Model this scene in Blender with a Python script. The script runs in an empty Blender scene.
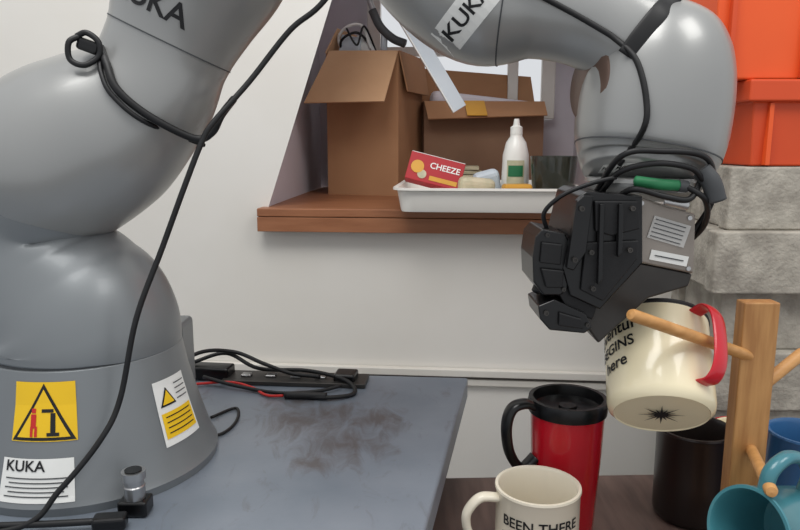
import bpy, math, random
from mathutils import Vector, Matrix
from mathutils.bvhtree import BVHTree
random.seed(3)
H=1.08   # height of the measuring origin above the floor; everything is lifted by H at the end
scene=bpy.context.scene
COL=scene.collection

# ---------------------------------------------------------------- materials
def lin(c):
    c=c/255.0
    return c/12.92 if c<=0.04045 else ((c+0.055)/1.055)**2.4
def rgb(t): return (lin(t[0]),lin(t[1]),lin(t[2]),1)
def mat(name,c,rough=0.5,metal=0.0,c2=None,nscale=8,bump=0.0,bscale=60,coat=0,detail=4,lo=0.35,hi=0.65,stretch=None,trans=0,ior=1.45,alpha=1):
    m=bpy.data.materials.new(name); m.use_nodes=True
    nt=m.node_tree; b=nt.nodes['Principled BSDF']
    b.inputs['Base Color'].default_value=rgb(c)
    b.inputs['Roughness'].default_value=rough
    b.inputs['Metallic'].default_value=metal
    b.inputs['Coat Weight'].default_value=coat
    b.inputs['Transmission Weight'].default_value=trans
    b.inputs['IOR'].default_value=ior
    tc=nt.nodes.new('ShaderNodeTexCoord'); mp=nt.nodes.new('ShaderNodeMapping')
    nt.links.new(tc.outputs['Object'],mp.inputs['Vector'])
    if stretch: mp.inputs['Scale'].default_value=stretch
    if c2:
        n=nt.nodes.new('ShaderNodeTexNoise'); n.inputs['Scale'].default_value=nscale; n.inputs['Detail'].default_value=detail
        r=nt.nodes.new('ShaderNodeValToRGB')
        r.color_ramp.elements[0].position=lo; r.color_ramp.elements[1].position=hi
        r.color_ramp.elements[0].color=rgb(c); r.color_ramp.elements[1].color=rgb(c2)
        nt.links.new(mp.outputs[0],n.inputs['Vector']); nt.links.new(n.outputs['Fac'],r.inputs['Fac'])
        nt.links.new(r.outputs[0],b.inputs['Base Color'])
    if bump:
        n2=nt.nodes.new('ShaderNodeTexNoise'); n2.inputs['Scale'].default_value=bscale; n2.inputs['Detail'].default_value=5
        bp=nt.nodes.new('ShaderNodeBump'); bp.inputs['Strength'].default_value=bump; bp.inputs['Distance'].default_value=0.002
        nt.links.new(mp.outputs[0],n2.inputs['Vector']); nt.links.new(n2.outputs['Fac'],bp.inputs['Height'])
        nt.links.new(bp.outputs[0],b.inputs['Normal'])
    return m
M={}
M['wall']=mat('painted_wall',(226,223,217),0.75,c2=(219,215,207),nscale=2.5,bump=0.15,bscale=25)
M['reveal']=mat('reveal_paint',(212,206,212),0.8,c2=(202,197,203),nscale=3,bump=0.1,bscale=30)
M['trim']=mat('trim_paint',(220,216,208),0.5,c2=(210,205,196),nscale=6)
M['dark_gap']=mat('shadow_gap',(110,104,98),0.8,c2=(90,84,80))
M['sillwood']=mat('sill_wood',(154,102,70),0.45,c2=(140,90,60),nscale=10,stretch=(1,6,8),bump=0.1)
M['floor']=mat('floor_concrete',(120,115,108),0.7,c2=(98,94,90),nscale=3,bump=0.2)
M['steel']=mat('table_steel',(134,141,151),0.38,metal=0.25,c2=(114,123,134),nscale=6,detail=8,bump=0.05,bscale=200)
M['laminate']=mat('brown_laminate',(112,92,84),0.45,c2=(88,72,66),nscale=10,stretch=(8,1,8))
M['leg']=mat('table_leg_metal',(80,84,90),0.5,metal=0.5,c2=(70,74,80))
M['robot']=mat('robot_grey_paint',(156,156,154),0.32,metal=0.35,c2=(148,149,148),nscale=3,coat=0.2)
M['robotb']=mat('robot_base_grey',(126,130,132),0.38,metal=0.3,c2=(118,122,125),nscale=3,coat=0.1)
M['groove']=mat('joint_groove',(74,76,78),0.6,c2=(62,64,66))
M['black']=mat('black_plastic',(9,9,10),0.28,c2=(13,13,15),nscale=20)
M['black2']=mat('matte_black_print',(17,17,19),0.55,c2=(13,13,15),nscale=20,bump=.1,bscale=300)
M['lens']=mat('lens_glass',(6,8,14),0.08,c2=(10,12,20),coat=1)
M['rubber']=mat('black_cable_rubber',(14,14,15),0.5,c2=(20,20,22),nscale=40)
M['gmetal']=mat('gripper_housing_metal',(150,142,134),0.38,metal=0.35,c2=(128,120,112),nscale=12)
M['gdark']=mat('gripper_lower_metal',(74,71,68),0.4,metal=0.5,c2=(58,56,54),nscale=12)
M['silver']=mat('bright_metal',(190,190,190),0.3,metal=0.9,c2=(170,170,170))
M['label']=mat('label_silver',(196,194,190),0.5,c2=(186,184,180),nscale=30)
M['white']=mat('white_label',(232,232,228),0.5,c2=(226,226,222),nscale=20)
M['ink']=mat('black_ink',(20,20,22),0.6,c2=(26,26,28))
M['yellow']=mat('warning_yellow',(240,196,30),0.5,c2=(232,186,26))
M['redink']=mat('red_ink',(200,40,36),0.5,c2=(190,36,32))
M['cream']=mat('cream_enamel',(240,228,194),0.22,c2=(236,222,186),nscale=6,coat=0.4)
M['ceramic']=mat('cream_ceramic',(232,224,206),0.25,c2=(226,217,197),nscale=6,coat=0.4)
M['red']=mat('red_glaze',(190,22,38),0.25,c2=(172,16,30),nscale=4,coat=0.5)
M['redbox']=mat('red_card',(176,34,42),0.5,c2=(164,28,36),nscale=6)
M['redh']=mat('red_handle_enamel',(206,24,44),0.3,c2=(190,18,36),coat=0.4)
M['teal']=mat('teal_glaze',(70,134,144),0.3,c2=(56,116,128),nscale=10,coat=0.4)
M['blue']=mat('blue_glaze',(60,110,160),0.3,c2=(50,98,146),coat=0.4)
M['blackmug']=mat('black_glaze',(30,24,22),0.35,c2=(40,30,27),nscale=5,coat=0.1)
M['wood']=mat('rack_wood',(190,142,88),0.5,c2=(164,116,68),nscale=14,stretch=(9,9,1),bump=0.1)
M['peg']=mat('peg_wood',(206,154,96),0.45,c2=(186,134,78),nscale=14,stretch=(1,8,8))
M['concrete']=mat('cinder_block',(182,176,164),0.95,c2=(146,140,130),nscale=30,bump=1.0,bscale=160,detail=8)
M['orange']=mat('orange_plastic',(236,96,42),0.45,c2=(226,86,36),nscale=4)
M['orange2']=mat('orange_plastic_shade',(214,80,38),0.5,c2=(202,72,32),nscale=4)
M['card']=mat('cardboard',(170,127,92),0.85,c2=(158,115,82),nscale=6,bump=0.1)
M['cardd']=mat('cardboard_aged',(134,104,82),0.85,c2=(122,92,72),nscale=6,bump=0.1)
M['cardl']=mat('cardboard_inner',(200,160,124),0.85,c2=(188,148,112),nscale=6,bump=0.1)
M['tray']=mat('tray_white_plastic',(240,237,230),0.35,c2=(234,231,223),nscale=5)
M['green']=mat('green_plastic',(40,120,76),0.5,c2=(34,104,66))
M['bottle']=mat('bottle_white',(232,232,226),0.3,c2=(226,226,220),coat=0.3)
M['smoke']=mat('smoked_glass',(120,124,112),0.08,trans=0.85,c2=(110,114,104))
M['amber']=mat('amber_plastic',(214,160,60),0.3,c2=(200,146,50))
M['pack']=mat('pale_packet',(206,196,168),0.4,c2=(170,170,140),nscale=30)
M['bluegrey']=mat('bluegrey_plastic',(206,214,220),0.4,c2=(194,204,212))
M['copper']=mat('bronze_joint_face',(112,92,82),0.35,metal=.6,c2=(96,78,70))
# worn patches on the steel bench top
def add_stain(m,spots,dark):
    nt=m.node_tree; b=nt.nodes['Principled BSDF']; src=b.inputs['Base Color'].links[0].from_socket
    geo=nt.nodes.new('ShaderNodeTexCoord')
    mp=nt.nodes.new('ShaderNodeMapping'); mp.inputs['Rotation'].default_value=(0,0,.5); mp.inputs['Scale'].default_value=(1,.45,1)
    nt.links.new(geo.outputs['Object'],mp.inputs['Vector'])
    n=nt.nodes.new('ShaderNodeTexNoise'); n.inputs['Scale'].default_value=38; n.inputs['Detail'].default_value=8; n.inputs['Roughness'].default_value=.65; n.inputs['Distortion'].default_value=1.0
    nt.links.new(mp.outputs[0],n.inputs['Vector'])
    prev=None
    for (x,y,r) in spots:
        d=nt.nodes.new('ShaderNodeVectorMath'); d.operation='DISTANCE'; d.inputs[1].default_value=(x,y,-.33)
        nt.links.new(geo.outputs['Object'],d.inputs[0])
        mr=nt.nodes.new('ShaderNodeMapRange'); mr.inputs['From Min'].default_value=0; mr.inputs['From Max'].default_value=r
        mr.inputs['To Min'].default_value=.34; mr.inputs['To Max'].default_value=0
        nt.links.new(d.outputs['Value'],mr.inputs['Value'])
        if prev is None: prev=mr.outputs[0]
        else:
            a=nt.nodes.new('ShaderNodeMath'); a.operation='MAXIMUM'
            nt.links.new(prev,a.inputs[0]); nt.links.new(mr.outputs[0],a.inputs[1]); prev=a.outputs[0]
    ad=nt.nodes.new('ShaderNodeMath'); ad.operation='ADD'; nt.links.new(prev,ad.inputs[0]); nt.links.new(n.outputs['Fac'],ad.inputs[1])
    r2=nt.nodes.new('ShaderNodeMapRange'); r2.inputs['From Min'].default_value=.56; r2.inputs['From Max'].default_value=.84; r2.inputs['To Max'].default_value=.8
    nt.links.new(ad.outputs[0],r2.inputs['Value'])
    mx=nt.nodes.new('ShaderNodeMix'); mx.data_type='RGBA'; mx.inputs['B'].default_value=rgb(dark)
    nt.links.new(r2.outputs[0],mx.inputs['Factor']); nt.links.new(src,mx.inputs['A']); nt.links.new(mx.outputs['Result'],b.inputs['Base Color'])
add_stain(M['steel'],[(-.10,.80,.09),(-.065,.73,.08),(-.03,.80,.06),(-.13,.86,.06),(-.09,.68,.04)],(88,80,78))

# ---------------------------------------------------------------- helpers
def empty(name):
    o=bpy.data.objects.new(name,None); o.empty_display_size=0.05; COL.objects.link(o); return o
def mesh(name,verts,faces,m,parent=None,smooth=False,bevel=0.0,mats=None,fm=None,fix=True):
    me=bpy.data.meshes.new(name); me.from_pydata([tuple(v) for v in verts],[],faces)
    for mm in (mats or [m]): me.materials.append(mm)
    if fm:
        for p,i in zip(me.polygons,fm): p.material_index=i
    if fix:
        import bmesh
        b=bmesh.new(); b.from_mesh(me); bmesh.ops.recalc_face_normals(b,faces=b.faces); b.to_mesh(me); b.free()
    if smooth:
        for p in me.polygons: p.use_smooth=True
    o=bpy.data.objects.new(name,me); COL.objects.link(o)
    if parent: o.parent=parent
    if bevel:
        md=o.modifiers.new('bevel','BEVEL'); md.width=bevel; md.segments=3; md.limit_method='ANGLE'; md.angle_limit=math.radians(35)
    return o
def boxvf(c,s,R=None):
    vs=[]
    for dx in(-.5,.5):
        for dy in(-.5,.5):
            for dz in(-.5,.5):
                v=Vector((dx*s[0],dy*s[1],dz*s[2]))
                if R: v=R@v
                vs.append(Vector(c)+v)
    fs=[(0,1,3,2),(4,6,7,5),(0,4,5,1),(2,3,7,6),(0,2,6,4),(1,5,7,3)]
    return vs,fs
def rot(rx=0,ry=0,rz=0):
    return (Matrix.Rotation(math.radians(rz),3,'Z')@Matrix.Rotation(math.radians(ry),3,'Y')@Matrix.Rotation(math.radians(rx),3,'X'))
def box(name,c,s,m,parent=None,R=None,bevel=0.0):
    v,f=boxvf(c,s,R); return mesh(name,v,f,m,parent,bevel=bevel)
def multibox(name,lst,m,parent=None,bevel=0.0):
    V=[];F=[]
    for it in lst:
        v,f=boxvf(*it); k=len(V); V+=v; F+=[tuple(i+k for i in q) for q in f]
    return mesh(name,V,F,m,parent,bevel=bevel)
def prism(name,pts,y0,y1,m,parent=None,bevel=0.0,top_shift=(0,0)):
    n=len(pts)
    V=[(x,y0,z) for x,z in pts]+[(x+top_shift[0],y1,z+top_shift[1]) for x,z in pts]
    F=[tuple(range(n)),tuple(range(2*n-1,n-1,-1))]+[(i,(i+1)%n,n+(i+1)%n,n+i) for i in range(n)]
    return mesh(name,V,F,m,parent,bevel=bevel)
def prism_z(name,pts,z0,z1,m,parent=None,bevel=0.0):
    n=len(pts)
    V=[(x,y,z0) for x,y in pts]+[(x,y,z1) for x,y in pts]
    F=[tuple(range(n)),tuple(range(2*n-1,n-1,-1))]+[(i,(i+1)%n,n+(i+1)%n,n+i) for i in range(n)]
    return mesh(name,V,F,m,parent,bevel=bevel)
def lathe(name,prof,m,mx=None,parent=None,seg=64,mats=None,pm=None):
    V=[];F=[];fm=[]
    mx=mx or Matrix.Identity(4)
    n=len(prof)
    for r,z in prof:
        for k in range(seg):
            a=2*math.pi*k/seg
            V.append(mx@Vector((max(r,1e-5)*math.cos(a),max(r,1e-5)*math.sin(a),z)))
    for i in range(n-1):
        for k in range(seg):
            F.append((i*seg+k,i*seg+(k+1)%seg,(i+1)*seg+(k+1)%seg,(i+1)*seg+k)); fm.append(pm[i] if pm else 0)
    o=mesh(name,V,F,m,parent,smooth=True,mats=mats,fm=fm)
    md=o.modifiers.new('edge','EDGE_SPLIT'); md.split_angle=math.radians(40)
    return o
def T(x,y,z): return Matrix.Translation((x,y,z))
def catmull(pts,n=8):
    P=[Vector(p) for p in pts]
    P=[2*P[0]-P[1]]+P+[2*P[-1]-P[-2]]
    out=[]
    for i in range(1,len(P)-2):
        a,b,c,d=P[i-1:i+3]
        for k in range(n):
            t=k/n
            out.append(0.5*((2*b)+(c-a)*t+(2*a-5*b+4*c-d)*t*t+(3*b-a-3*c+d)*t**3))
    out.append(P[-2]); return out
def sweepvf(P,A,B,seg,up=None):
    V=[];F=[]
    t0=(P[1]-P[0]).normalized()
    if up is None:
        up=Vector((0,1,0)) if abs(t0.y)<0.8 else Vector((1,0,0))
    side=up.copy()
    for i,p in enumerate(P):
        t=(P[min(i+1,len(P)-1)]-P[max(i-1,0)]).normalized()
        side=(side-t*side.dot(t)).normalized()
        nrm=t.cross(side)
        for k in range(seg):
            a=2*math.pi*k/seg
            V.append(p+side*math.cos(a)*A[i]+nrm*math.sin(a)*B[i])
    n=len(P)
    for i in range(n-1):
        for k in range(seg):
            F.append((i*seg+k,i*seg+(k+1)%seg,(i+1)*seg+(k+1)%seg,(i+1)*seg+k))
    F.append(tuple(range(seg))); F.append(tuple((n-1)*seg+k for k in range(seg)))
    return V,F
def tube(name,pts,r,m,parent=None,seg=12,n=8):
    P=catmull(pts,n)
    V,F=sweepvf(P,[r]*len(P),[r]*len(P),seg)
    return mesh(name,V,F,m,parent,smooth=True)
def strap(name,pts,w,t,m,parent=None,up=None,n=8):
    P=catmull(pts,n)
    V,F=sweepvf(P,[w]*len(P),[t]*len(P),16,up)
    return mesh(name,V,F,m,parent,smooth=True)
def loft(name,pts,m,parent=None,n=10,seg=64):
    Q=catmull([Vector((p[0],p[1],p[2],p[3])) for p in pts],n)
    P=[Vector(q[:3]) for q in Q]; R=[q[3] for q in Q]
    V,F=sweepvf(P,R,R,seg)
    o=mesh(name,V,F,m,parent,smooth=True)
    return o,BVHTree.FromPolygons(V,F),P,R
def hugy(bvh,x,z,off,dy=None):
    bs=bvh if isinstance(bvh,(list,tuple)) else [bvh]
    ys=[]
    for b in bs:
        h=b.ray_cast(Vector((x,0.1,z)),Vector((0,1,0)))
        if h[0]: ys.append(h[0].y)
    return (min(ys) if ys else (dy or 0.7))-off
def textvf(s,size):
    cu=bpy.data.curves.new('tmp','FONT'); cu.body=s; cu.size=size; cu.align_x='CENTER'; cu.align_y='CENTER'
    cu.offset=size*0.016
    ob=bpy.data.objects.new('tmp',cu); COL.objects.link(ob)
    dg=bpy.context.evaluated_depsgraph_get(); dg.update()
    me=ob.evaluated_get(dg).to_mesh()
    V=[v.co.copy() for v in me.vertices]; F=[tuple(p.vertices) for p in me.polygons]
    ob.evaluated_get(dg).to_mesh_clear(); bpy.data.objects.remove(ob); bpy.data.curves.remove(cu)
    return V,F
def gridvf(w,h,nx=10,ny=8):
    V=[Vector((w*(i/nx-.5),h*(j/ny-.5),0)) for j in range(ny+1) for i in range(nx+1)]
    F=[(j*(nx+1)+i,j*(nx+1)+i+1,(j+1)*(nx+1)+i+1,(j+1)*(nx+1)+i) for j in range(ny) for i in range(nx)]
    return V,F
def decal(name,vf,fn,m,parent):
    V,F=vf
    return mesh(name,[fn(v.x,v.y) for v in V],F,m,parent,fix=False)
def frame(B,A,Hd):
    A=Vector(A).normalized(); Hd=Vector(Hd); Hd=(Hd-A*Hd.dot(A)).normalized(); Y=A.cross(Hd)
    return Matrix(((Hd.x,Y.x,A.x,B[0]),(Hd.y,Y.y,A.y,B[1]),(Hd.z,Y.z,A.z,B[2]),(0,0,0,1)))
def mug(name,B,A,Hd,r,h,m_out,m_in,m_h,hw=.0065,ht=.004,proj=.028,z0=.2,z1=.85,rim=None,taper=1.0):
    p=empty(name); mx=frame(B,A,Hd)
    prof=[(0,0.001),(r*.86*taper,0.001),(r*.88*taper,0),(r*.97*taper,.004),(r*taper,.010),(r,h*.5),(r,h-.003),(r+.0012,h-.001),(r+.0008,h+.0012),(r-.002,h+.0012),(r-.0035,h-.002),(r-.0035,h*.5),(r*taper-.0035,.010),(r*.8,.006),(0,.005)]
    pm=[0]*6+[2]*3+[1]*6
    lathe('body',prof,m_out,mx,p,mats=[m_out,m_in,rim or m_out],pm=pm)
    zc0,zc1=h*z0,h*z1
    zm=(zc0+zc1)/2
    pts=[(r-.002,0,zc1),(r+proj*.55,0,zc1+.001),(r+proj*.95,0,zc1-.012),(r+proj,0,zm),(r+proj*.85,0,zc0+.012),(r+proj*.45,0,zc0),(r-.002,0,zc0)]
    P=[mx@q for q in catmull(pts,8)]
    up=(mx.to_3x3()@Vector((0,1,0)))
    V,F=sweepvf(P,[hw]*len(P),[ht]*len(P),16,up)
    mesh('handle',V,F,m_h,p,smooth=True)
    return p,mx
def on_cyl(mx,r,th,zc,ang=0):
    ca,sa=math.cos(ang),math.sin(ang)
    def f(u,v):
        uu=u*ca-v*sa; vv=u*sa+v*ca
        a=th+uu/r
        return mx@Vector(((r+.0005)*math.cos(a),(r+.0005)*math.sin(a),zc+vv))
    return f

# ---------------------------------------------------------------- room shell (wall is turned ~5 deg to the table)
E1=Vector((.996,-.0896,0)); E2=Vector((.0896,.996,0)); O=Vector((0,1.36,0))
def L(p,q,z): return O+E1*p+E2*q+Vector((0,0,z))
RW=Matrix((E1,E2,(0,0,1))).transposed()
def wallpoly(name,polys,m,parent=None):
    V=[];F=[]
    for pl in polys:
        k=len(V); V+=[L(*q) for q in pl]; F.append(tuple(range(k,k+len(pl))))
    return mesh(name,V,F,m,parent,fix=False)
pl0,pl1=-.262,-.045
wb=empty('wall_back')
wallpoly('wall_face',[
 [(-2.2,0,-H),(pl0,0,-H),(pl0,0,-.13),(pl1,0,.5),(pl1,0,1.5),(-2.2,0,1.5)],
 [(pl0,0,-H),(.42,0,-H),(.42,0,-.13),(pl0,0,-.13)],
 [(.42,0,-H),(2.4,0,-H),(2.4,0,1.5),(.42,0,1.5)],
 [(pl1,0,.5),(.42,0,.5),(.42,0,1.5),(pl1,0,1.5)]],M['wall'],wb)
q1=.62
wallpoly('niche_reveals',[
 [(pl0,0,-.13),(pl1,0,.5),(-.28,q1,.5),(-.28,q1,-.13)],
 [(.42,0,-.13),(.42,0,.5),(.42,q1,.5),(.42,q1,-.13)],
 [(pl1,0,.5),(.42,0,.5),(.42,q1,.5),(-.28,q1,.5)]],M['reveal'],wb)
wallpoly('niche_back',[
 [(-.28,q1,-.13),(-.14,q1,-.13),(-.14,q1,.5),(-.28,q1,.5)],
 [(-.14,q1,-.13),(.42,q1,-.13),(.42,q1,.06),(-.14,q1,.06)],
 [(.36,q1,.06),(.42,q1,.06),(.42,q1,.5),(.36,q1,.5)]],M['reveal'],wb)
win=empty('window_1')
def wbox(name,p0,p1,qa,qb,z0,z1,m,parent,bevel=.002):
    return box(name,L((p0+p1)/2,(qa+qb)/2,(z0+z1)/2),(p1-p0,qb-qa,z1-z0),m,parent,R=RW,bevel=bevel)
wbox('frame_left',-.14,-.105,.58,.61,.06,.5,M['trim'],win)
wbox('frame_right',.325,.36,.58,.61,.06,.5,M['trim'],win)
wbox('frame_bottom',-.105,.325,.58,.61,.06,.09,M['trim'],win)
wbox('mullion',.235,.262,.57,.61,.09,.5,M['trim'],win)
wbox('sash',-.105,.235,.585,.605,.225,.250,M['trim'],win)
sill=empty('trim_1')
wbox('sill_board',-.275,.43,-.035,.615,-.143,-.127,M['sillwood'],sill)
wbox('sill_fascia',-.275,.43,-.035,-.006,-.172,-.144,M['sillwood'],sill,.001)
rail=empty('trim_2')
wbox('rail',-2.2,2.4,-.016,-.001,-.462,-.447,M['trim'],rail)
wbox('rail_gap',-2.2,2.4,-.005,-.001,-.468,-.4625,M['dark_gap'],rail,0)
wbox('rail_lower',-2.2,2.4,-.010,-.001,-.482,-.4685,M['trim'],rail)
mesh('floor',[(-2.6,-1.2,-H),(2.8,-1.2,-H),(2.8,1.6,-H),(-2.6,1.6,-H)],[(0,1,2,3)],M['floor'],fix=False)

# ---------------------------------------------------------------- tables
tb=empty('steel_workbench')
prism_z('top',[(.0965,.951),(-1.1,1.047),(-1.12,.30),(-.0265,.30)],-.36,-.33,M['steel'],tb,bevel=.003)
for i,(x,y) in enumerate([(.02,.90),(-1.04,.99),(-1.05,.36),(-.09,.36)]):
    box('leg_%d'%(i+1),(x,y,(-.361-H)/2),(.05,.05,H-.361),M['leg'],tb,bevel=.003)
t2=empty('side_table')
prism_z('top',[(.052,.867),(-.045,.25),(.95,.25),(.95,.90)],-.465,-.44,M['laminate'],t2,bevel=.002)
for i,(x,y) in enumerate([(.09,.83),(.02,.29),(.91,.29),(.91,.85)]):
    box('leg_%d'%(i+1),(x,y,(-.466-H)/2),(.04,.04,H-.466),M['leg'],t2,bevel=.003)

# ---------------------------------------------------------------- robot arm
rb=empty('industrial_robot_arm')
BX,BY=-.324,.70
baseprof=[(0,-.33),(.125,-.33),(.126,-.322),(.122,-.316),(.114,-.290),(.106,-.262),(.099,-.235),(.094,-.206),(.092,-.2045),(0,-.2045)]
lathe('base',baseprof,M['robotb'],T(BX,BY,0),rb,seg=96)
def brad(z):
    pr=[(r,zz) for r,zz in baseprof[1:8]]
    for (r0,z0),(r1,z1) in zip(pr,pr[1:]):
        if z0<=z<=z1: return r0+(r1-r0)*(z-z0)/(z1-z0)
    return pr[0][0] if z<pr[0][1] else pr[-1][0]
lathe('base_seam',[(.088,-.2045),(.0925,-.2045),(.0925,-.2025),(.088,-.2025)],M['groove'],T(BX,BY,0),rb)
l1,b1,_,_=loft('link_shoulder',[(BX,BY,-.2025,.0935),(BX,BY,-.190,.0935),(-.330,.70,-.170,.0905),(-.345,.70,-.145,.082),(-.361,.70,-.118,.072),(-.369,.70,-.092,.064),(-.358,.70,-.06,.07),(-.345,.70,-.02,.07)],M['robotb'],rb)
l2,b2,P2,R2=loft('link_upper_arm',[(-.395,.70,-.055,.045),(-.372,.70,-.042,.076),(-.338,.70,-.017,.087),(-.287,.70,.012,.081),(-.245,.70,.047,.065),(-.224,.70,.085,.059),(-.206,.70,.124,.068),(-.186,.70,.17,.082),(-.168,.70,.225,.085)],M['robot'],rb)
l3,b3,_,_=loft('link_elbow',[(-.168,.70,.227,.084),(-.14,.70,.275,.082),(-.08,.70,.31,.08),(-.015,.71,.28,.074),(.010,.72,.225,.070)],M['robot'],rb)
l4,b4,P4,R4=loft('link_forearm',[(.010,.72,.223,.069),(.036,.715,.174,.068),(.081,.70,.134,.063),(.132,.69,.124,.047),(.182,.68,.111,.046),(.222,.67,.085,.050),(.240,.67,.055,.054)],M['robot'],rb)
l5,b5,P5,R5=loft('link_wrist',[(.2535,.67,.126,.004),(.252,.67,.123,.024),(.2495,.67,.112,.043),(.2455,.67,.093,.057),(.241,.67,.068,.0655),(.237,.67,.035,.0695),(.234,.67,.0,.0685),(.230,.667,-.022,.062),(.226,.662,-.036,.054)],M['robot'],rb)
def ring_at(name,c,t,r,th,m):
    mx=frame(c,t,(1,0,0) if abs(Vector(t).normalized().x)<.9 else (0,0,1))
    lathe(name,[(r-.004,-th),(r+.0006,-th),(r+.0006,th),(r-.004,th)],m,mx,rb)
lathe('flange',[(0,0),(.046,0),(.047,.004),(.047,.008),(.05,.0085),(.05,.012),(0,.012)],M['robot'],T(.224,.657,-.0445),rb)
for (P,R,idx) in ((P2,R2,52),(P4,R4,24),(P5,R5,64)):
    t=(P[idx+1]-P[idx-1]).normalized()
    ring_at('groove',P[idx],t,R[idx],.0006,M['groove'])
# round joint cover on the left flank of the wrist
mxc=frame((.179,.665,.052),(-1,-.25,.1),(0,0,1))
lathe('wrist_joint_cover',[(0,.008),(.030,.008),(.034,.006),(.036,0),(.036,-.02),(0,-.02)],M['copper'],mxc,rb)
def on_link(bvh,cx,cz,ang,off=.0008):
    ca,sa=math.cos(math.radians(ang)),math.sin(math.radians(ang))
    def f(u,v):
        x=cx+u*ca-v*sa; z=cz+u*sa+v*ca
        return Vector((x,hugy(bvh,x,z,off),z))
    return f
decal('maker_mark_upper',textvf('KUKA',.027),on_link(b2,-.218,.121,-28),M['ink'],rb)
decal('band_forearm',gridvf(.030,.056),on_link(b4,.058,.110,-40,.0006),M['white'],rb)
decal('maker_mark_forearm',textvf('KUKA',.019),on_link(b4,.059,.112,50,.0012),M['ink'],rb)
decal('wrist_label',gridvf(.024,.009,8,4),on_link(b5,.200,-.024,8,.0008),M['white'],rb)
decal('wrist_label_text',textvf('FOR MORE',.0045),on_link(b5,.200,-.024,8,.0014),M['ink'],rb)
def on_base(th_deg,zc):
    def f(u,v):
        z=zc+v; r=brad(z)+.0007; a=math.radians(th_deg)+u/.108
        return Vector((BX+r*math.sin(a),BY-r*math.cos(a),z))
    return f
f1=on_base(1.5,-.240)
decal('sticker_warning_back',gridvf(.060,.052,16,10),f1,M['yellow'],rb)
def lift(f,o,th=None):
    def g(u,v):
        p=f(u,v); d=Vector((p.x-BX,p.y-BY,0)).normalized(); return p+d*o
    return g
def tri(w,h,n=10):
    V=[];F=[]
    for j in range(n+1):
        y=-h/2+h*j/n; hw=w/2*(1-j/n)
        for i in range(7): V.append(Vector((-hw+2*hw*i/6,y,0)))
    for j in range(n):
        for i in range(6): F.append((j*7+i,j*7+i+1,(j+1)*7+i+1,(j+1)*7+i))
    return V,F
decal('sticker_triangle_border',tri(.058,.050),lift(f1,.0004),M['ink'],rb)
decal('sticker_triangle',tri(.048,.042),lift(lambda u,v:f1(u,v-.0012),.0008),M['yellow'],rb)
lf=lambda du,dv: lift(lambda u,v:f1(u+du,v+dv),.0012)
decal('sticker_figure',gridvf(.005,.012,3,4),lf(-.009,-.008),M['redink'],rb)
decal('sticker_figure_head',gridvf(.004,.004,2,2),lf(-.009,.001),M['redink'],rb)
decal('sticker_figure_legs',gridvf(.0025,.009,2,3),lf(-.0105,-.017),M['redink'],rb)
decal('sticker_figure_leg',gridvf(.0025,.009,2,3),lf(-.0065,-.017),M['redink'],rb)
decal('sticker_robot_icon',gridvf(.0045,.018,3,6),lf(.009,-.010),M['ink'],rb)
decal('sticker_robot_icon_arm',gridvf(.011,.003,4,2),lf(.004,.001),M['ink'],rb)
decal('sticker_robot_icon_foot',gridvf(.011,.003,4,2),lf(.009,-.0195),M['ink'],rb)
f2=on_base(-1,-.299)
decal('type_plate',gridvf(.062,.037,16,8),f2,M['white'],rb)
decal('type_plate_mark',textvf('KUKA',.013),lift(lambda u,v:f2(u-.010,v+.012),.0006),M['ink'],rb)
for i in range(5):
    decal('type_plate_line_%d'%i,gridvf(.052-.006*(i%2),.0010,12,1),lift(lambda u,v,i=i:f2(u,v+.002-.0038*i),.0006),M['groove'],rb)
f3=on_base(71,-.262)
decal('side_sticker',gridvf(.05,.062,12,10),f3,M['white'],rb)
decal('side_sticker_panel',gridvf(.044,.024,12,6),lift(lambda u,v:f3(u,v-.012),.0005),M['yellow'],rb)
decal('side_sticker_mark',tri(.022,.018),lift(lambda u,v:f3(u-.010,v+.015),.0006),M['ink'],rb)
decal('side_sticker_mark_in',tri(.016,.013),lift(lambda u,v:f3(u-.010,v+.0145),.001),M['yellow'],rb)
for i in range(4):
    decal('side_sticker_line_%d'%i,gridvf(.036,.0011,8,1),lift(lambda u,v,i=i:f3(u,v-.004-.005*i),.001),M['ink'],rb)
    decal('side_sticker_txt_%d'%i,gridvf(.018,.0011,8,1),lift(lambda u,v,i=i:f3(u+.012,v+.024-.005*i),.001),M['groove'],rb)
box('rear_connector_box',(-.282,.79,-.266),(.07,.05,.125),M['robotb'],rb,bevel=.006)
box('foot_connector_block',(-.238,.583,-.322),(.026,.02,.014),M['black'],rb,bevel=.002)
lathe('foot_connector',[(0,0),(.009,0),(.0095,.012),(.0085,.013),(.0085,.018),(.0105,.019),(.0105,.026),(0,.026)],M['silver'],T(-.238,.583,-.315),rb,seg=24)
lathe('foot_socket',[(0,.0262),(.0075,.0262),(.0075,.0272),(0,.0272)],M['black'],T(-.238,.583,-.315),rb,seg=24)

# arm cable
tube('arm_cable',[(-.02,.66,.19),(-.0673,.66,.1254),(-.0995,.66,.099),(-.1351,.65,.054),(-.1643,.633,.018),(-.1745,.628,.001),(-.1895,.62,-.0377),(-.2114,.615,-.0935),(-.234,.603,-.155),(-.252,.60,-.228),(-.266,.585,-.261),(-.2955,.565,-.298),(-.3245,.548,-.3235),(-.42,.53,-.326)],.0026,M['rubber'],rb)
def hugpath(bvh,xz,off): return [(x,hugy(bvh,x,z,off,.66),z) for x,z in xz]
tube('arm_strap',hugpath(b2,[(-.268,.083),(-.258,.066),(-.248,.045),(-.2246,.0227),(-.1904,.003),(-.1736,.0082),(-.1640,.024)],.003)+[(-.160,.69,.04)],.0036,M['rubber'],rb)
tube('arm_strap_return',hugpath(b2,[(-.268,.076),(-.262,.058),(-.252,.040),(-.229,.018),(-.200,.001),(-.182,-.003)],.003),.0022,M['rubber'],rb)
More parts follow.
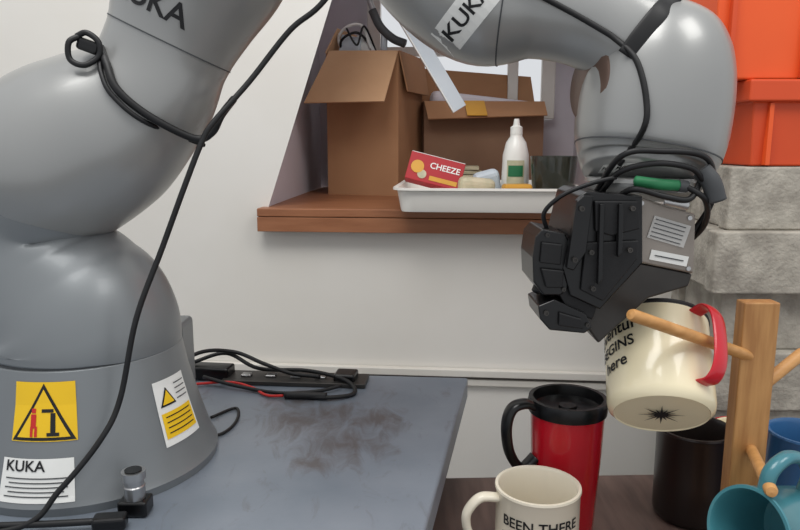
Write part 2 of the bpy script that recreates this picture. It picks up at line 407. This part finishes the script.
box('cable_clip',(-.275,.645,.083),(.020,.014,.011),M['black'],rb,R=rot(0,20,0),bevel=.003)
tube('clip_loop',[(-.282,.64,.091),(-.289,.635,.085),(-.289,.635,.071),(-.277,.635,.066),(-.266,.64,.074),(-.265,.64,.086),(-.275,.64,.094),(-.284,.64,.091)],.0026,M['rubber'],rb)
B45=[b4,b5]
fc=hugpath(B45,[(.083,.137),(.11,.130),(.145,.113),(.172,.097),(.186,.087),(.200,.068),(.207,.035),(.206,.01),(.198,-.02)],.0035)
tube('forearm_cable',fc,.0026,M['rubber'],rb)
strap('velcro_strap',[(.246,.64,.150)]+hugpath(B45,[(.235,.122),(.221,.108),(.206,.090),(.194,.072)],.003),.0085,.0015,M['rubber'],rb,up=Vector((1,0,-.6)))

# ---------------------------------------------------------------- gripper
gr=empty('robotic_gripper')
prism('housing',[(.204,-.046),(.2595,-.063),(.2614,-.116),(.205,-.1045)],.612,.70,M['gmetal'],gr,bevel=.002)
prism('housing_lower',[(.205,-.105),(.2614,-.1165),(.2585,-.128),(.2231,-.139),(.1805,-.181),(.1642,-.159)],.614,.70,M['gdark'],gr,bevel=.002)
prism('body',[(.1540,-.046),(.160,-.042),(.2083,-.046),(.212,-.1045),(.177,-.1465),(.150,-.134),(.1424,-.110),(.1460,-.085)],.602,.69,M['black'],gr,bevel=.0015)
prism('body_plate',[(.166,-.050),(.204,-.050),(.206,-.074),(.182,-.080),(.168,-.076)],.597,.602,M['black2'],gr,bevel=.0012)
prism('body_plate_lower',[(.160,-.086),(.206,-.084),(.206,-.100),(.178,-.138),(.158,-.128)],.598,.602,M['black2'],gr,bevel=.0012)
prism('edge_flange',[(.150,-.050),(.1555,-.045),(.1640,-.045),(.1600,-.094),(.1500,-.110),(.1440,-.108)],.594,.604,M['black'],gr,bevel=.0012)
# depth camera strapped along the left flank, looking down at the work
prism('camera_case',[(.1180,-.082),(.1240,-.075),(.1440,-.079),(.1500,-.090),(.1480,-.128),(.1420,-.134),(.1270,-.134),(.1175,-.122),(.1160,-.100)],.604,.665,M['black'],gr,bevel=.0015)
prism('camera_cover',[(.1230,-.086),(.1410,-.088),(.1400,-.106),(.1220,-.104)],.600,.604,M['black2'],gr,bevel=.001)
prism('camera_cover_lower',[(.1230,-.109),(.1430,-.111),(.1420,-.126),(.1280,-.126)],.599,.604,M['black2'],gr,bevel=.001)
prism('camera_bracket',[(.1380,-.128),(.150,-.118),(.1760,-.143),(.1720,-.157),(.1480,-.146)],.607,.66,M['black2'],gr,bevel=.001)
prism('jaw_carriage',[(.1220,-.143),(.1360,-.137),(.1640,-.150),(.1710,-.163),(.1640,-.168),(.1330,-.165),(.1240,-.155)],.602,.655,M['black'],gr,bevel=.0012)
prism('jaw_plate',[(.1400,-.148),(.1600,-.154),(.1620,-.163),(.1400,-.160)],.598,.602,M['black2'],gr,bevel=.001)
prism('side_rib',[(.1855,-.052),(.1895,-.052),(.1905,-.094),(.1870,-.098)],.592,.600,M['black'],gr,bevel=.0008)
prism('side_rib_2',[(.1695,-.052),(.1735,-.052),(.1745,-.118),(.1710,-.122)],.592,.600,M['black'],gr,bevel=.0008)
RY=Matrix.Rotation(math.radians(90),4,'X')
for i,(x,z,r,y) in enumerate([(.1540,-.056,.0022,.592),(.1500,-.100,.0022,.592),(.198,-.056,.0022,.595),(.198,-.092,.0022,.596),(.165,-.094,.0022,.596),(.168,-.126,.0022,.596),(.128,-.080,.0018,.603),(.144,-.128,.0018,.603),(.129,-.149,.0022,.601),(.166,-.160,.0018,.601)]):
    lathe('bolt_%d'%i,[(0,.0010),(r*.6,.0010),(r*.6,.0018),(r,.0018),(r,-.006),(0,-.006)],M['gdark'],T(x,y,z)@RY,gr,seg=20)
ld=frame((.1300,.628,-.133),(-.35,-.25,-.9),(1,0,0))
lathe('camera_lens_barrel',[(0,-.01),(.0085,-.01),(.0085,.004),(.0070,.005),(.0060,.003),(0,.003)],M['black2'],ld,gr,seg=32)
lathe('camera_lens',[(0,.0046),(.003,.0042),(.0058,.0032)],M['lens'],ld,gr,seg=32)
for i,(x,z) in enumerate([(.211,-.053),(.254,-.066),(.256,-.111),(.211,-.101)]):
    lathe('housing_screw_%d'%i,[(0,.001),(.002,.001),(.0022,0),(.0022,-.004),(0,-.004)],M['silver'],T(x,.6115,z)@RY,gr,seg=16)
prism('finger',[(.196,-.12),(.212,-.12),(.213,-.165),(.205,-.165)],.70,.712,M['gmetal'],gr,bevel=.001)
def face_decal(name,c,w,h,m,ang=16,y=.6112): 
    box(name,(c[0],y,c[1]),(w,.0008,h),m,gr,R=rot(0,ang,0))
face_decal('rating_label',(.2365,-.078),.034,.020,M['label'],16)
face_decal('serial_label',(.238,-.1015),.034,.009,M['white'],11)
for i in range(5):
    face_decal('rating_line_%d'%i,(.2375-.001*i,-.0707-.0036*i),.028,.0007,M['groove'],16,.6106)
face_decal('serial_line',(.238,-.1015),.026,.0010,M['groove'],11,.6106)
tube('connector_green',[(.206,.615,-.034),(.222,.600,-.036),(.238,.602,-.037)],.0048,M['green'],gr)
tube('connector_collar',[(.238,.602,-.037),(.246,.603,-.038)],.0052,M['groove'],gr)
tube('connector_grey',[(.258,.605,-.024),(.266,.602,-.034),(.272,.602,-.050)],.0085,M['groove'],gr)
tube('connector_silver',[(.228,.604,-.050),(.238,.600,-.052),(.246,.600,-.054)],.0050,M['silver'],gr)
tube('cable_1',[(.180,.63,-.045),(.188,.60,-.025),(.215,.592,-.018),(.245,.595,-.022),(.258,.60,-.032)],.0026,M['rubber'],gr)
tube('cable_2',[(.176,.64,-.050),(.186,.595,-.012),(.220,.59,-.008),(.255,.595,-.012),(.276,.62,-.030),(.280,.63,-.055),(.268,.64,-.085)],.0026,M['rubber'],gr)
tube('cable_3',[(.190,.62,-.050),(.2,.60,-.040),(.225,.594,-.046),(.247,.597,-.048),(.262,.61,-.03),(.274,.62,-.025)],.0026,M['rubber'],gr)
tube('cable_4',[(.245,.60,-.038),(.262,.60,-.05),(.275,.63,-.075),(.268,.66,-.10)],.0026,M['rubber'],gr)
tube('camera_cable',[(.132,.625,-.078),(.128,.62,-.062),(.142,.612,-.046),(.165,.61,-.036),(.186,.605,-.030)],.0020,M['rubber'],gr)

# ---------------------------------------------------------------- mugs
A=(.139,.675,.724); Hd=(.50,-.64,.58)
em,mx=mug('enamel_mug',(.245,.622,-.252),A,Hd,.0495,.096,M['cream'],M['cream'],M['redh'],hw=.0085,ht=.0022,proj=.023,z0=.18,z1=.93,rim=M['ink'],taper=.99)
decal('print_adventure',textvf('Adventure',.0185),on_cyl(mx,.0496,math.radians(-103),.072,.1),M['ink'],em)
decal('print_begins',textvf('BEGINS',.0155),on_cyl(mx,.0496,math.radians(-101),.054,.1),M['ink'],em)
decal('print_here',textvf('here',.017),on_cyl(mx,.0496,math.radians(-99),.037,.1),M['ink'],em)
st=[]
for i in range(32):
    r=[.022,.006,.014,.006][i%4]; a=math.pi*2*i/32
    st.append(mx@Vector((r*math.cos(a),r*math.sin(a),-.0006)))
c=mx@Vector((0,0,-.0006)); n=len(st)
mesh('bottom_star',st+[c],[(i,(i+1)%n,n) for i in range(n)],M['ink'],em,fix=False)

wm,mx=mug('coffee_mug',(.1378,.65,-.44),(0,0,1),(-.96,-.12,0),.0415,.102,M['ceramic'],M['ceramic'],M['ceramic'],hw=.0065,ht=.0045,proj=.031,z0=.40,z1=.90)
pc_=mx.inverted()@Vector((0.0,0,-.39)); thc=math.atan2(pc_.y,pc_.x)+.1
decal('print_line1',textvf('BEEN THERE',.0145),on_cyl(mx,.0416,thc,.078),M['ink'],wm)
decal('print_line2',textvf('DONE THAT',.0145),on_cyl(mx,.0416,thc,.060),M['ink'],wm)

tm=empty('travel_mug'); tx=T(.1853,.735,-.44)
lathe('body',[(0,0),(.031,0),(.033,.003),(.034,.02),(.0385,.10),(.0402,.150),(.0402,.152)],M['red'],tx,tm)
lathe('lid',[(.0402,.146),(.0425,.147),(.0435,.158),(.0425,.163),(.038,.163),(.036,.152),(.030,.150),(0,.151)],M['black'],tx,tm)
lathe('lid_dimple',[(0,.1535),(.009,.1535),(.010,.151),(0,.151)],M['black'],tx,tm,seg=32)
P=[Vector((.1853,.735,-.44))+Vector((-q[0]*.95,-q[0]*.25,q[1])) for q in [(.040,.155),(.052,.160),(.067,.156),(.0735,.138),(.071,.112),(.063,.094),(.053,.085),(.045,.090),(.038,.097)]]
Q=catmull(P,8); V,F=sweepvf(Q,[.009]*len(Q),[.0055]*len(Q),16,Vector((.25,-.95,0))); mesh('handle',V,F,M['black'],tm,smooth=True)

mug('black_mug',(.346,.775,-.44),(0,0,1),(.3,1,0),.042,.110,M['blackmug'],M['blackmug'],M['blackmug'])
mug('red_mug',(.438,.84,-.44),(0,0,1),(1,.3,0),.040,.08,M['red'],M['cream'],M['red'])
mug('teal_mug',(.374,.592,-.352),(-.86,-.42,.22),(.05,-.05,1),.039,.084,M['teal'],M['teal'],M['teal'],hw=.007,ht=.0055,proj=.032,z0=.28,z1=.93)
mug('blue_mug',(.440,.715,-.44),(0,0,1),(.9,.3,0),.038,.13,M['blue'],M['blue'],M['blue'])
# mug rack
rk=empty('wooden_mug_rack')
box('post',(.3425,.653,-.292),(.034,.018,.284),M['wood'],rk,bevel=.0015)
box('foot',(.3425,.653,-.434),(.09,.05,.012),M['wood'],rk,bevel=.002)
def peg(name,a,b,r=.006):
    a=Vector(a);b=Vector(b); d=(b-a); mx=frame(a,d,(0,1,0)); l=d.length
    lathe(name,[(0,0),(r,0),(r,l-.004),(r*.8,l-.001),(0,l)],M['peg'],mx,rk,seg=24)
peg('peg_1',(.338,.650,-.204),(.194,.575,-.1435),.0055)
peg('peg_2',(.350,.655,-.24),(.402,.67,-.205))
peg('peg_3',(.345,.646,-.298),(.312,.545,-.290),.0055)

# ---------------------------------------------------------------- cinder blocks and bins
def cinder(x,y,z,l=.39,w=.19,h=.09):
    t=.03
    multibox('concrete_block',[((x+l/2,y+t/2,z+h/2),(l,t,h)),((x+l/2,y+w-t/2,z+h/2),(l,t,h)),
      ((x+.012+t/2,y+w/2,z+h/2),(t,w-2*t,h)),((x+l/2,y+w/2,z+h/2),(t,w-2*t,h)),((x+l-.012-t/2,y+w/2,z+h/2),(t,w-2*t,h))],M['concrete'],bevel=.003)
z=-.035; offs=[.470,.448,.475,.452,.462,.455]
i=0
while z-.0905>-H:
    z-=.0905
    cinder(offs[i%6],1.0+[0,-.018,.01,-.008][i%4],z); i+=1
rest=z+H
box('concrete_paver',(.66,1.1,-H+rest/2-.0003),(.42,.24,rest-.001),M['concrete'],bevel=.003)
def bin_(name,x0,x1,y0,y1,z0,z1,m,m2,tp=.025):
    p=empty(name); w=.004
    V=[];F=[]
    def ring(d,z): return [(x0+d,y0+d,z),(x1-d,y0+d,z),(x1-d,y1-d,z),(x0+d,y1-d,z)]
    rings=[ring(tp,z0),ring(0.006,z1-.03),ring(-.006,z1-.03),ring(-.006,z1),ring(.006,z1),ring(tp+w,z0+w)]
    for r in rings: V+=r
    for j in range(5):
        for k in range(4): F.append((j*4+k,j*4+(k+1)%4,(j+1)*4+(k+1)%4,(j+1)*4+k))
    F.append((0,1,2,3)); F.append((20,21,22,23))
    mesh('shell',V,F,m,p,bevel=.003)
    nx=5
    lst=[]
    for k in range(nx):
        x=x0+.03+(x1-x0-.06)*k/(nx-1)
        lst.append(((x,y0+tp*.5+.0,(z0+z1-.03)/2),(.006,tp*.9,z1-z0-.034)))
    multibox('ribs',lst,m2,p)
    return p
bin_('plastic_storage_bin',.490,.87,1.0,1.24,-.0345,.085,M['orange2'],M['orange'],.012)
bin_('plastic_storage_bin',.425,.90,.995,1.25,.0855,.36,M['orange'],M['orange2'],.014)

# ---------------------------------------------------------------- things in the niche
SZ=-.127
cb=empty('cardboard_box')
Rb=rot(0,0,-18); C0=Vector((-.004,1.66,0))
def cbp(u,v,z): return C0+Rb@Vector((u,v,0))+Vector((0,0,z))
bw,bd,zt=.180,.20,.205
V=[cbp(-bw,0,SZ),cbp(0,0,SZ),cbp(0,bd,SZ),cbp(-bw,bd,SZ),cbp(-bw,0,zt),cbp(0,0,zt),cbp(0,bd,zt),cbp(-bw,bd,zt)]
o=mesh('walls',V,[(0,1,2,3),(0,1,5,4),(1,2,6,5),(2,3,7,6),(3,0,4,7)],M['card'],cb)
o.modifiers.new('s','SOLIDIFY').thickness=.003
def flap(name,a,b,c,d,m):
    o=mesh(name,[a,b,c,d],[(0,1,2,3)],m,cb); o.modifiers.new('s','SOLIDIFY').thickness=.003
flap('flap_front',cbp(-bw+.01,-.002,zt+.006),cbp(0,-.002,zt),cbp(.0,-.10,zt-.118),cbp(-bw-.012,-.10,zt-.118),M['cardl'])
flap('flap_left',cbp(-bw,0,zt),cbp(-bw,bd,zt),cbp(-bw+.02,bd,zt+.06),cbp(-bw+.02,.03,zt+.06),M['cardl'])
flap('flap_right',cbp(0,0,zt),cbp(0,bd,zt),cbp(.015,bd,zt-.09),cbp(.015,.02,zt-.09),M['card'])
box('packing_fill',cbp(-bw/2,bd/2,.15),(bw*.93,bd*.93,.06),M['card'],cb,R=Rb)
cl=empty('power_adapter')
box('brick',cbp(-.135,.05,.225),(.050,.035,.045),M['bluegrey'],cl,R=rot(0,12,-10),bevel=.004)
box('brick_2',cbp(-.100,.06,.226),(.030,.03,.055),M['white'],cl,R=rot(0,-22,-10),bevel=.004)
tube('cord',[cbp(-.15,.05,.20),cbp(-.160,.03,.24),cbp(-.135,.02,.265),cbp(-.10,.03,.268),cbp(-.085,.05,.215)],.0035,M['white'],cl)
tube('cord_2',[cbp(-.16,.08,.19),cbp(-.15,.02,.232),cbp(-.11,.02,.252),cbp(-.09,.05,.23),cbp(-.08,.08,.20)],.0030,M['rubber'],cl)
tube('cord_3',[cbp(-.13,.08,.22),cbp(-.13,.01,.26),cbp(-.105,.01,.222),cbp(-.09,.02,.265),cbp(-.08,.08,.21)],.0025,M['rubber'],cl)
hd=empty('hand_drill')
tube('barrel',[cbp(-.07,.02,.30),cbp(-.05,.02,.262),cbp(-.02,.02,.235),cbp(.01,.02,.222)],.010,M['groove'],hd)
tube('chuck',[cbp(-.078,.02,.325),cbp(-.072,.02,.31),cbp(-.066,.02,.295)],.0065,M['silver'],hd)
tube('grip',[cbp(-.040,.02,.255),cbp(-.045,.03,.22),cbp(-.050,.04,.181)],.008,M['bluegrey'],hd)
lp=empty('white_plank')
a=Vector((.008,1.62,.275)); b=Vector((.134,1.615,.072)); d=(b-a).normalized()
Rm=Matrix((d,Vector((0,1,0)),d.cross(Vector((0,1,0))))).transposed()
box('board',(a+b)/2,((b-a).length,.006,.034),M['bluegrey'],lp,R=Rm,bevel=.001)
box('board_lip',(a+b)/2+Rm@Vector((0,-.008,-.0155)),((b-a).length,.012,.003),M['white'],lp,R=Rm,bevel=.001)
bb=empty('carton')
Rb2=rot(0,0,4)
def b2p(u,v,z): return Vector((.215,1.80,0))+Rb2@Vector((u,v,0))+Vector((0,0,z))
ur=.15
V=[b2p(-.155,0,SZ),b2p(ur,0,SZ),b2p(ur,.1,SZ),b2p(-.155,.1,SZ),b2p(-.155,0,.10),b2p(ur,0,.10),b2p(ur,.1,.10),b2p(-.155,.1,.10)]
o=mesh('walls',V,[(0,1,2,3),(0,1,5,4),(1,2,6,5),(2,3,7,6),(3,0,4,7)],M['cardd'],bb); o.modifiers.new('s','SOLIDIFY').thickness=.003
o=mesh('flap_back',[b2p(-.155,.1,.10),b2p(ur,.1,.10),b2p(ur-.005,.13,.17),b2p(-.15,.13,.19)],[(0,1,2,3)],M['card'],bb); o.modifiers.new('s','SOLIDIFY').thickness=.003
o=mesh('flap_front',[b2p(-.155,0,.10),b2p(ur,0,.10),b2p(ur-.005,-.05,.065),b2p(-.15,-.05,.055)],[(0,1,2,3)],M['card'],bb); o.modifiers.new('s','SOLIDIFY').thickness=.003
box('tape',b2p(-.03,-.029,.0815),(.05,.062,.0015),M['amber'],bb,R=rot(37,0,4))
box('crumpled_liner',b2p(0,.05,.085),(.27,.07,.06),M['reveal'],bb,R=rot(4,6,4),bevel=.015)
tp=empty('paper_stack')
multibox('sheets',[((.150,1.74,SZ+.004+.010*i),(.085+.004*(i%2),.07,.008),rot(0,0,-3+4*(i%3))) for i in range(7)],M['pack'],tp)
# tray
tr=empty('plastic_tray')
def rr(w,h,r,cx,cy,n=6):
    out=[]
    for (sx,sy,a0) in ((1,1,0),(-1,1,90),(-1,-1,180),(1,-1,270)):
        for k in range(n+1):
            a=math.radians(a0+90*k/n); out.append((cx+sx*(w/2-r)+r*math.cos(a),cy+sy*(h/2-r)+r*math.sin(a)))
    return out
V=[];F=[]
secs=[(.318,.27,.02,0),(.322,.274,.025,.003),(.335,.287,.03,.038),(.350,.302,.034,.040),(.350,.302,.034,.044),(.332,.284,.030,.044),(.316,.268,.022,.004)]
n=28
for (w,h_,r,zz) in secs:
    V+=[L(.168+px,.052+py,SZ+.0005+zz) for px,py in rr(w,h_,r,0,0)]
for j in range(len(secs)-1):
    for k in range(n): F.append((j*n+k,j*n+(k+1)%n,(j+1)*n+(k+1)%n,(j+1)*n+k))
F.append(tuple(range(n))); F.append(tuple((len(secs)-1)*n+k for k in range(n)))
o=mesh('tray_shell',V,F,M['tray'],tr,smooth=True); o.modifiers.new('e','EDGE_SPLIT').split_angle=math.radians(35)
TZ=SZ+.005
ck=empty('cracker_box')
Rk=rot(-18,14,-6); cc=Vector((.070,1.41,-.062))
box('carton',cc,(.110,.035,.056),M['redbox'],ck,R=Rk,bevel=.001)
box('side_panel',cc+Rk@Vector((0,0,.0285)),(.108,.034,.001),M['white'],ck,R=Rk)
decal('print',textvf('CHEEZE',.017),lambda u,v:cc+Rk@Vector((u+.018,-.0182,v+.008)),M['white'],ck)
decal('print_strip',gridvf(.056,.009),lambda u,v:cc+Rk@Vector((u+.020,-.0182,v-.017)),M['amber'],ck)
lathe('print_cracker',[(0,.001),(.013,.001),(.013,0),(0,0)],M['amber'],Matrix.Translation(cc+Rk@Vector((-.036,-.0178,0)))@Rk.to_4x4()@RY,ck,seg=24)
lathe('print_cracker_2',[(0,.001),(.009,.001),(.009,0),(0,0)],M['pack'],Matrix.Translation(cc+Rk@Vector((-.024,-.0176,-.013)))@Rk.to_4x4()@RY,ck,seg=24)
pk=empty('snack_packet')
box('pouch',(.150,1.39,-.092),(.075,.03,.045),M['pack'],pk,R=rot(10,6,10),bevel=.012)
pk=empty('snack_packet')
box('pouch',(.178,1.44,-.085),(.055,.03,.055),M['bluegrey'],pk,R=rot(10,-14,10),bevel=.012)
ab=empty('sponge'); box('block',(.222,1.335,-.096),(.055,.03,.034),M['amber'],ab,R=rot(0,0,6),bevel=.006)
sb=empty('soap_bottle'); bx=T(.232,1.42,TZ+.0005)
lathe('body',[(0,0),(.024,0),(.027,.004),(.0275,.05),(.026,.095),(.020,.120),(.012,.132),(.012,.137),(0,.137)],M['bottle'],bx,sb,seg=32)
lathe('cap',[(.012,.136),(.0125,.136),(.012,.150),(.007,.153),(.005,.166),(0,.166)],M['bottle'],bx,sb,seg=24)
def fb(u,v):
    a=-math.pi/2-.15+u/.0278; return bx@Vector((.0281*math.cos(a),.0281*math.sin(a),.06+v))
decal('label',gridvf(.036,.050,10,4),fb,M['pack'],sb)
decal('label_panel',gridvf(.030,.022,8,4),lambda u,v: Vector(fb(u,v+.004))+Vector((0,-.0006,0)),M['green'],sb)
dg_=empty('drinking_glass')
lathe('tumbler',[(0,0),(.036,0),(.038,.004),(.045,.094),(.0435,.094),(.036,.008),(0,.008)],M['smoke'],T(.296,1.36,TZ+.0005),dg_,seg=48)

# ---------------------------------------------------------------- stuff on workbench
zt=-.33
bp=empty('mounting_plate')
box('plate',(-.145,.935,zt+.0035),(.20,.045,.006),M['gdark'],bp,R=rot(0,0,-5),bevel=.001)
for i in range(5):
    box('slot_%d'%i,(-.215+.035*i,.935+.003*(2-i),zt+.008),(.014,.012,.003),M['silver'],bp,R=rot(0,0,-5),bevel=.001)
box('block',(-.272,.95,zt+.010),(.07,.03,.018),M['black'],bp,R=rot(0,0,-8),bevel=.003)
box('block_2',(-.075,.93,zt+.010),(.03,.03,.012),M['black'],bp,R=rot(0,0,-8),bevel=.003)
pc=empty('power_cable')
tube('cable_a',[(-.33,.86,zt+.01),(-.285,.93,zt+.040),(-.24,.965,zt+.034),(-.19,.94,zt+.024),(-.15,.93,zt+.013),(-.11,.92,zt+.012)],.0028,M['rubber'],pc)
tube('cable_b',[(-.295,.95,zt+.022),(-.25,.97,zt+.03),(-.2,.95,zt+.014),(-.13,.94,zt+.014),(-.075,.91,zt+.011),(-.06,.88,zt+.0035),(-.09,.862,zt+.004),(-.14,.868,zt+.004)],.0028,M['rubber'],pc)
tube('cable_c',[(-.27,.92,zt+.012),(-.22,.90,zt+.006),(-.16,.88,zt+.0035),(-.11,.885,zt+.004),(-.08,.90,zt+.006)],.0025,M['rubber'],pc)
tube('splice',[(-.15,.868,zt+.005),(-.12,.866,zt+.005),(-.095,.864,zt+.005)],.0048,M['rubber'],pc)
rw=empty('red_wire')
tube('wire',[(-.29,.91,zt+.004),(-.235,.915,zt+.006),(-.20,.90,zt+.004),(-.175,.873,zt+.003),(-.152,.868,zt+.004)],.0018,M['redink'],rw)
lc=empty('signal_cable')
tube('lead',[(-.228,.80,zt+.0022),(-.205,.83,zt+.0022),(-.195,.79,zt+.0022),(-.205,.75,zt+.0022),(-.24,.735,zt+.004)],.0018,M['rubber'],lc)
fc_=empty('connector_cable')
tube('lead',[(-.42,.545,zt+.0075),(-.36,.548,zt+.0075),(-.30,.552,zt+.0075),(-.262,.556,zt+.0075)],.003,M['rubber'],fc_)
box('plug',(-.250,.556,zt+.0075),(.028,.015,.012),M['black'],fc_,R=rot(0,0,8),bevel=.003)

# ---------------------------------------------------------------- lights, world, camera
def area(name,loc,target,size,e,col=(1,1,1)):
    l=bpy.data.lights.new(name,'AREA'); l.size=size; l.energy=e; l.color=col
    o=bpy.data.objects.new(name,l); COL.objects.link(o); o.location=loc
    o.rotation_euler=(Vector(target)-Vector(loc)).to_track_quat('-Z','Y').to_euler()
area('ceiling_light',(-.3,.3,1.35),(0,.9,-.2),.9,17,(1,.985,.96))
area('ceiling_light',(.9,.1,1.2),(.2,.9,-.3),.6,7,(1,.98,.95))
w=bpy.data.worlds.new('world'); scene.world=w; w.use_nodes=True
w.node_tree.nodes['Background'].inputs[0].default_value=(.94,.965,1,1)
w.node_tree.nodes['Background'].inputs[1].default_value=.74
cam=bpy.data.cameras.new('camera'); co=bpy.data.objects.new('camera',cam); COL.objects.link(co)
cam.sensor_width=36; cam.lens=31.5; cam.clip_start=.01
co.location=(0,0,0); co.rotation_euler=(math.radians(80),0,0)
scene.camera=co
scene.view_settings.view_transform='Standard'
for o in list(scene.objects):
    if o.parent is None: o.location.z+=H
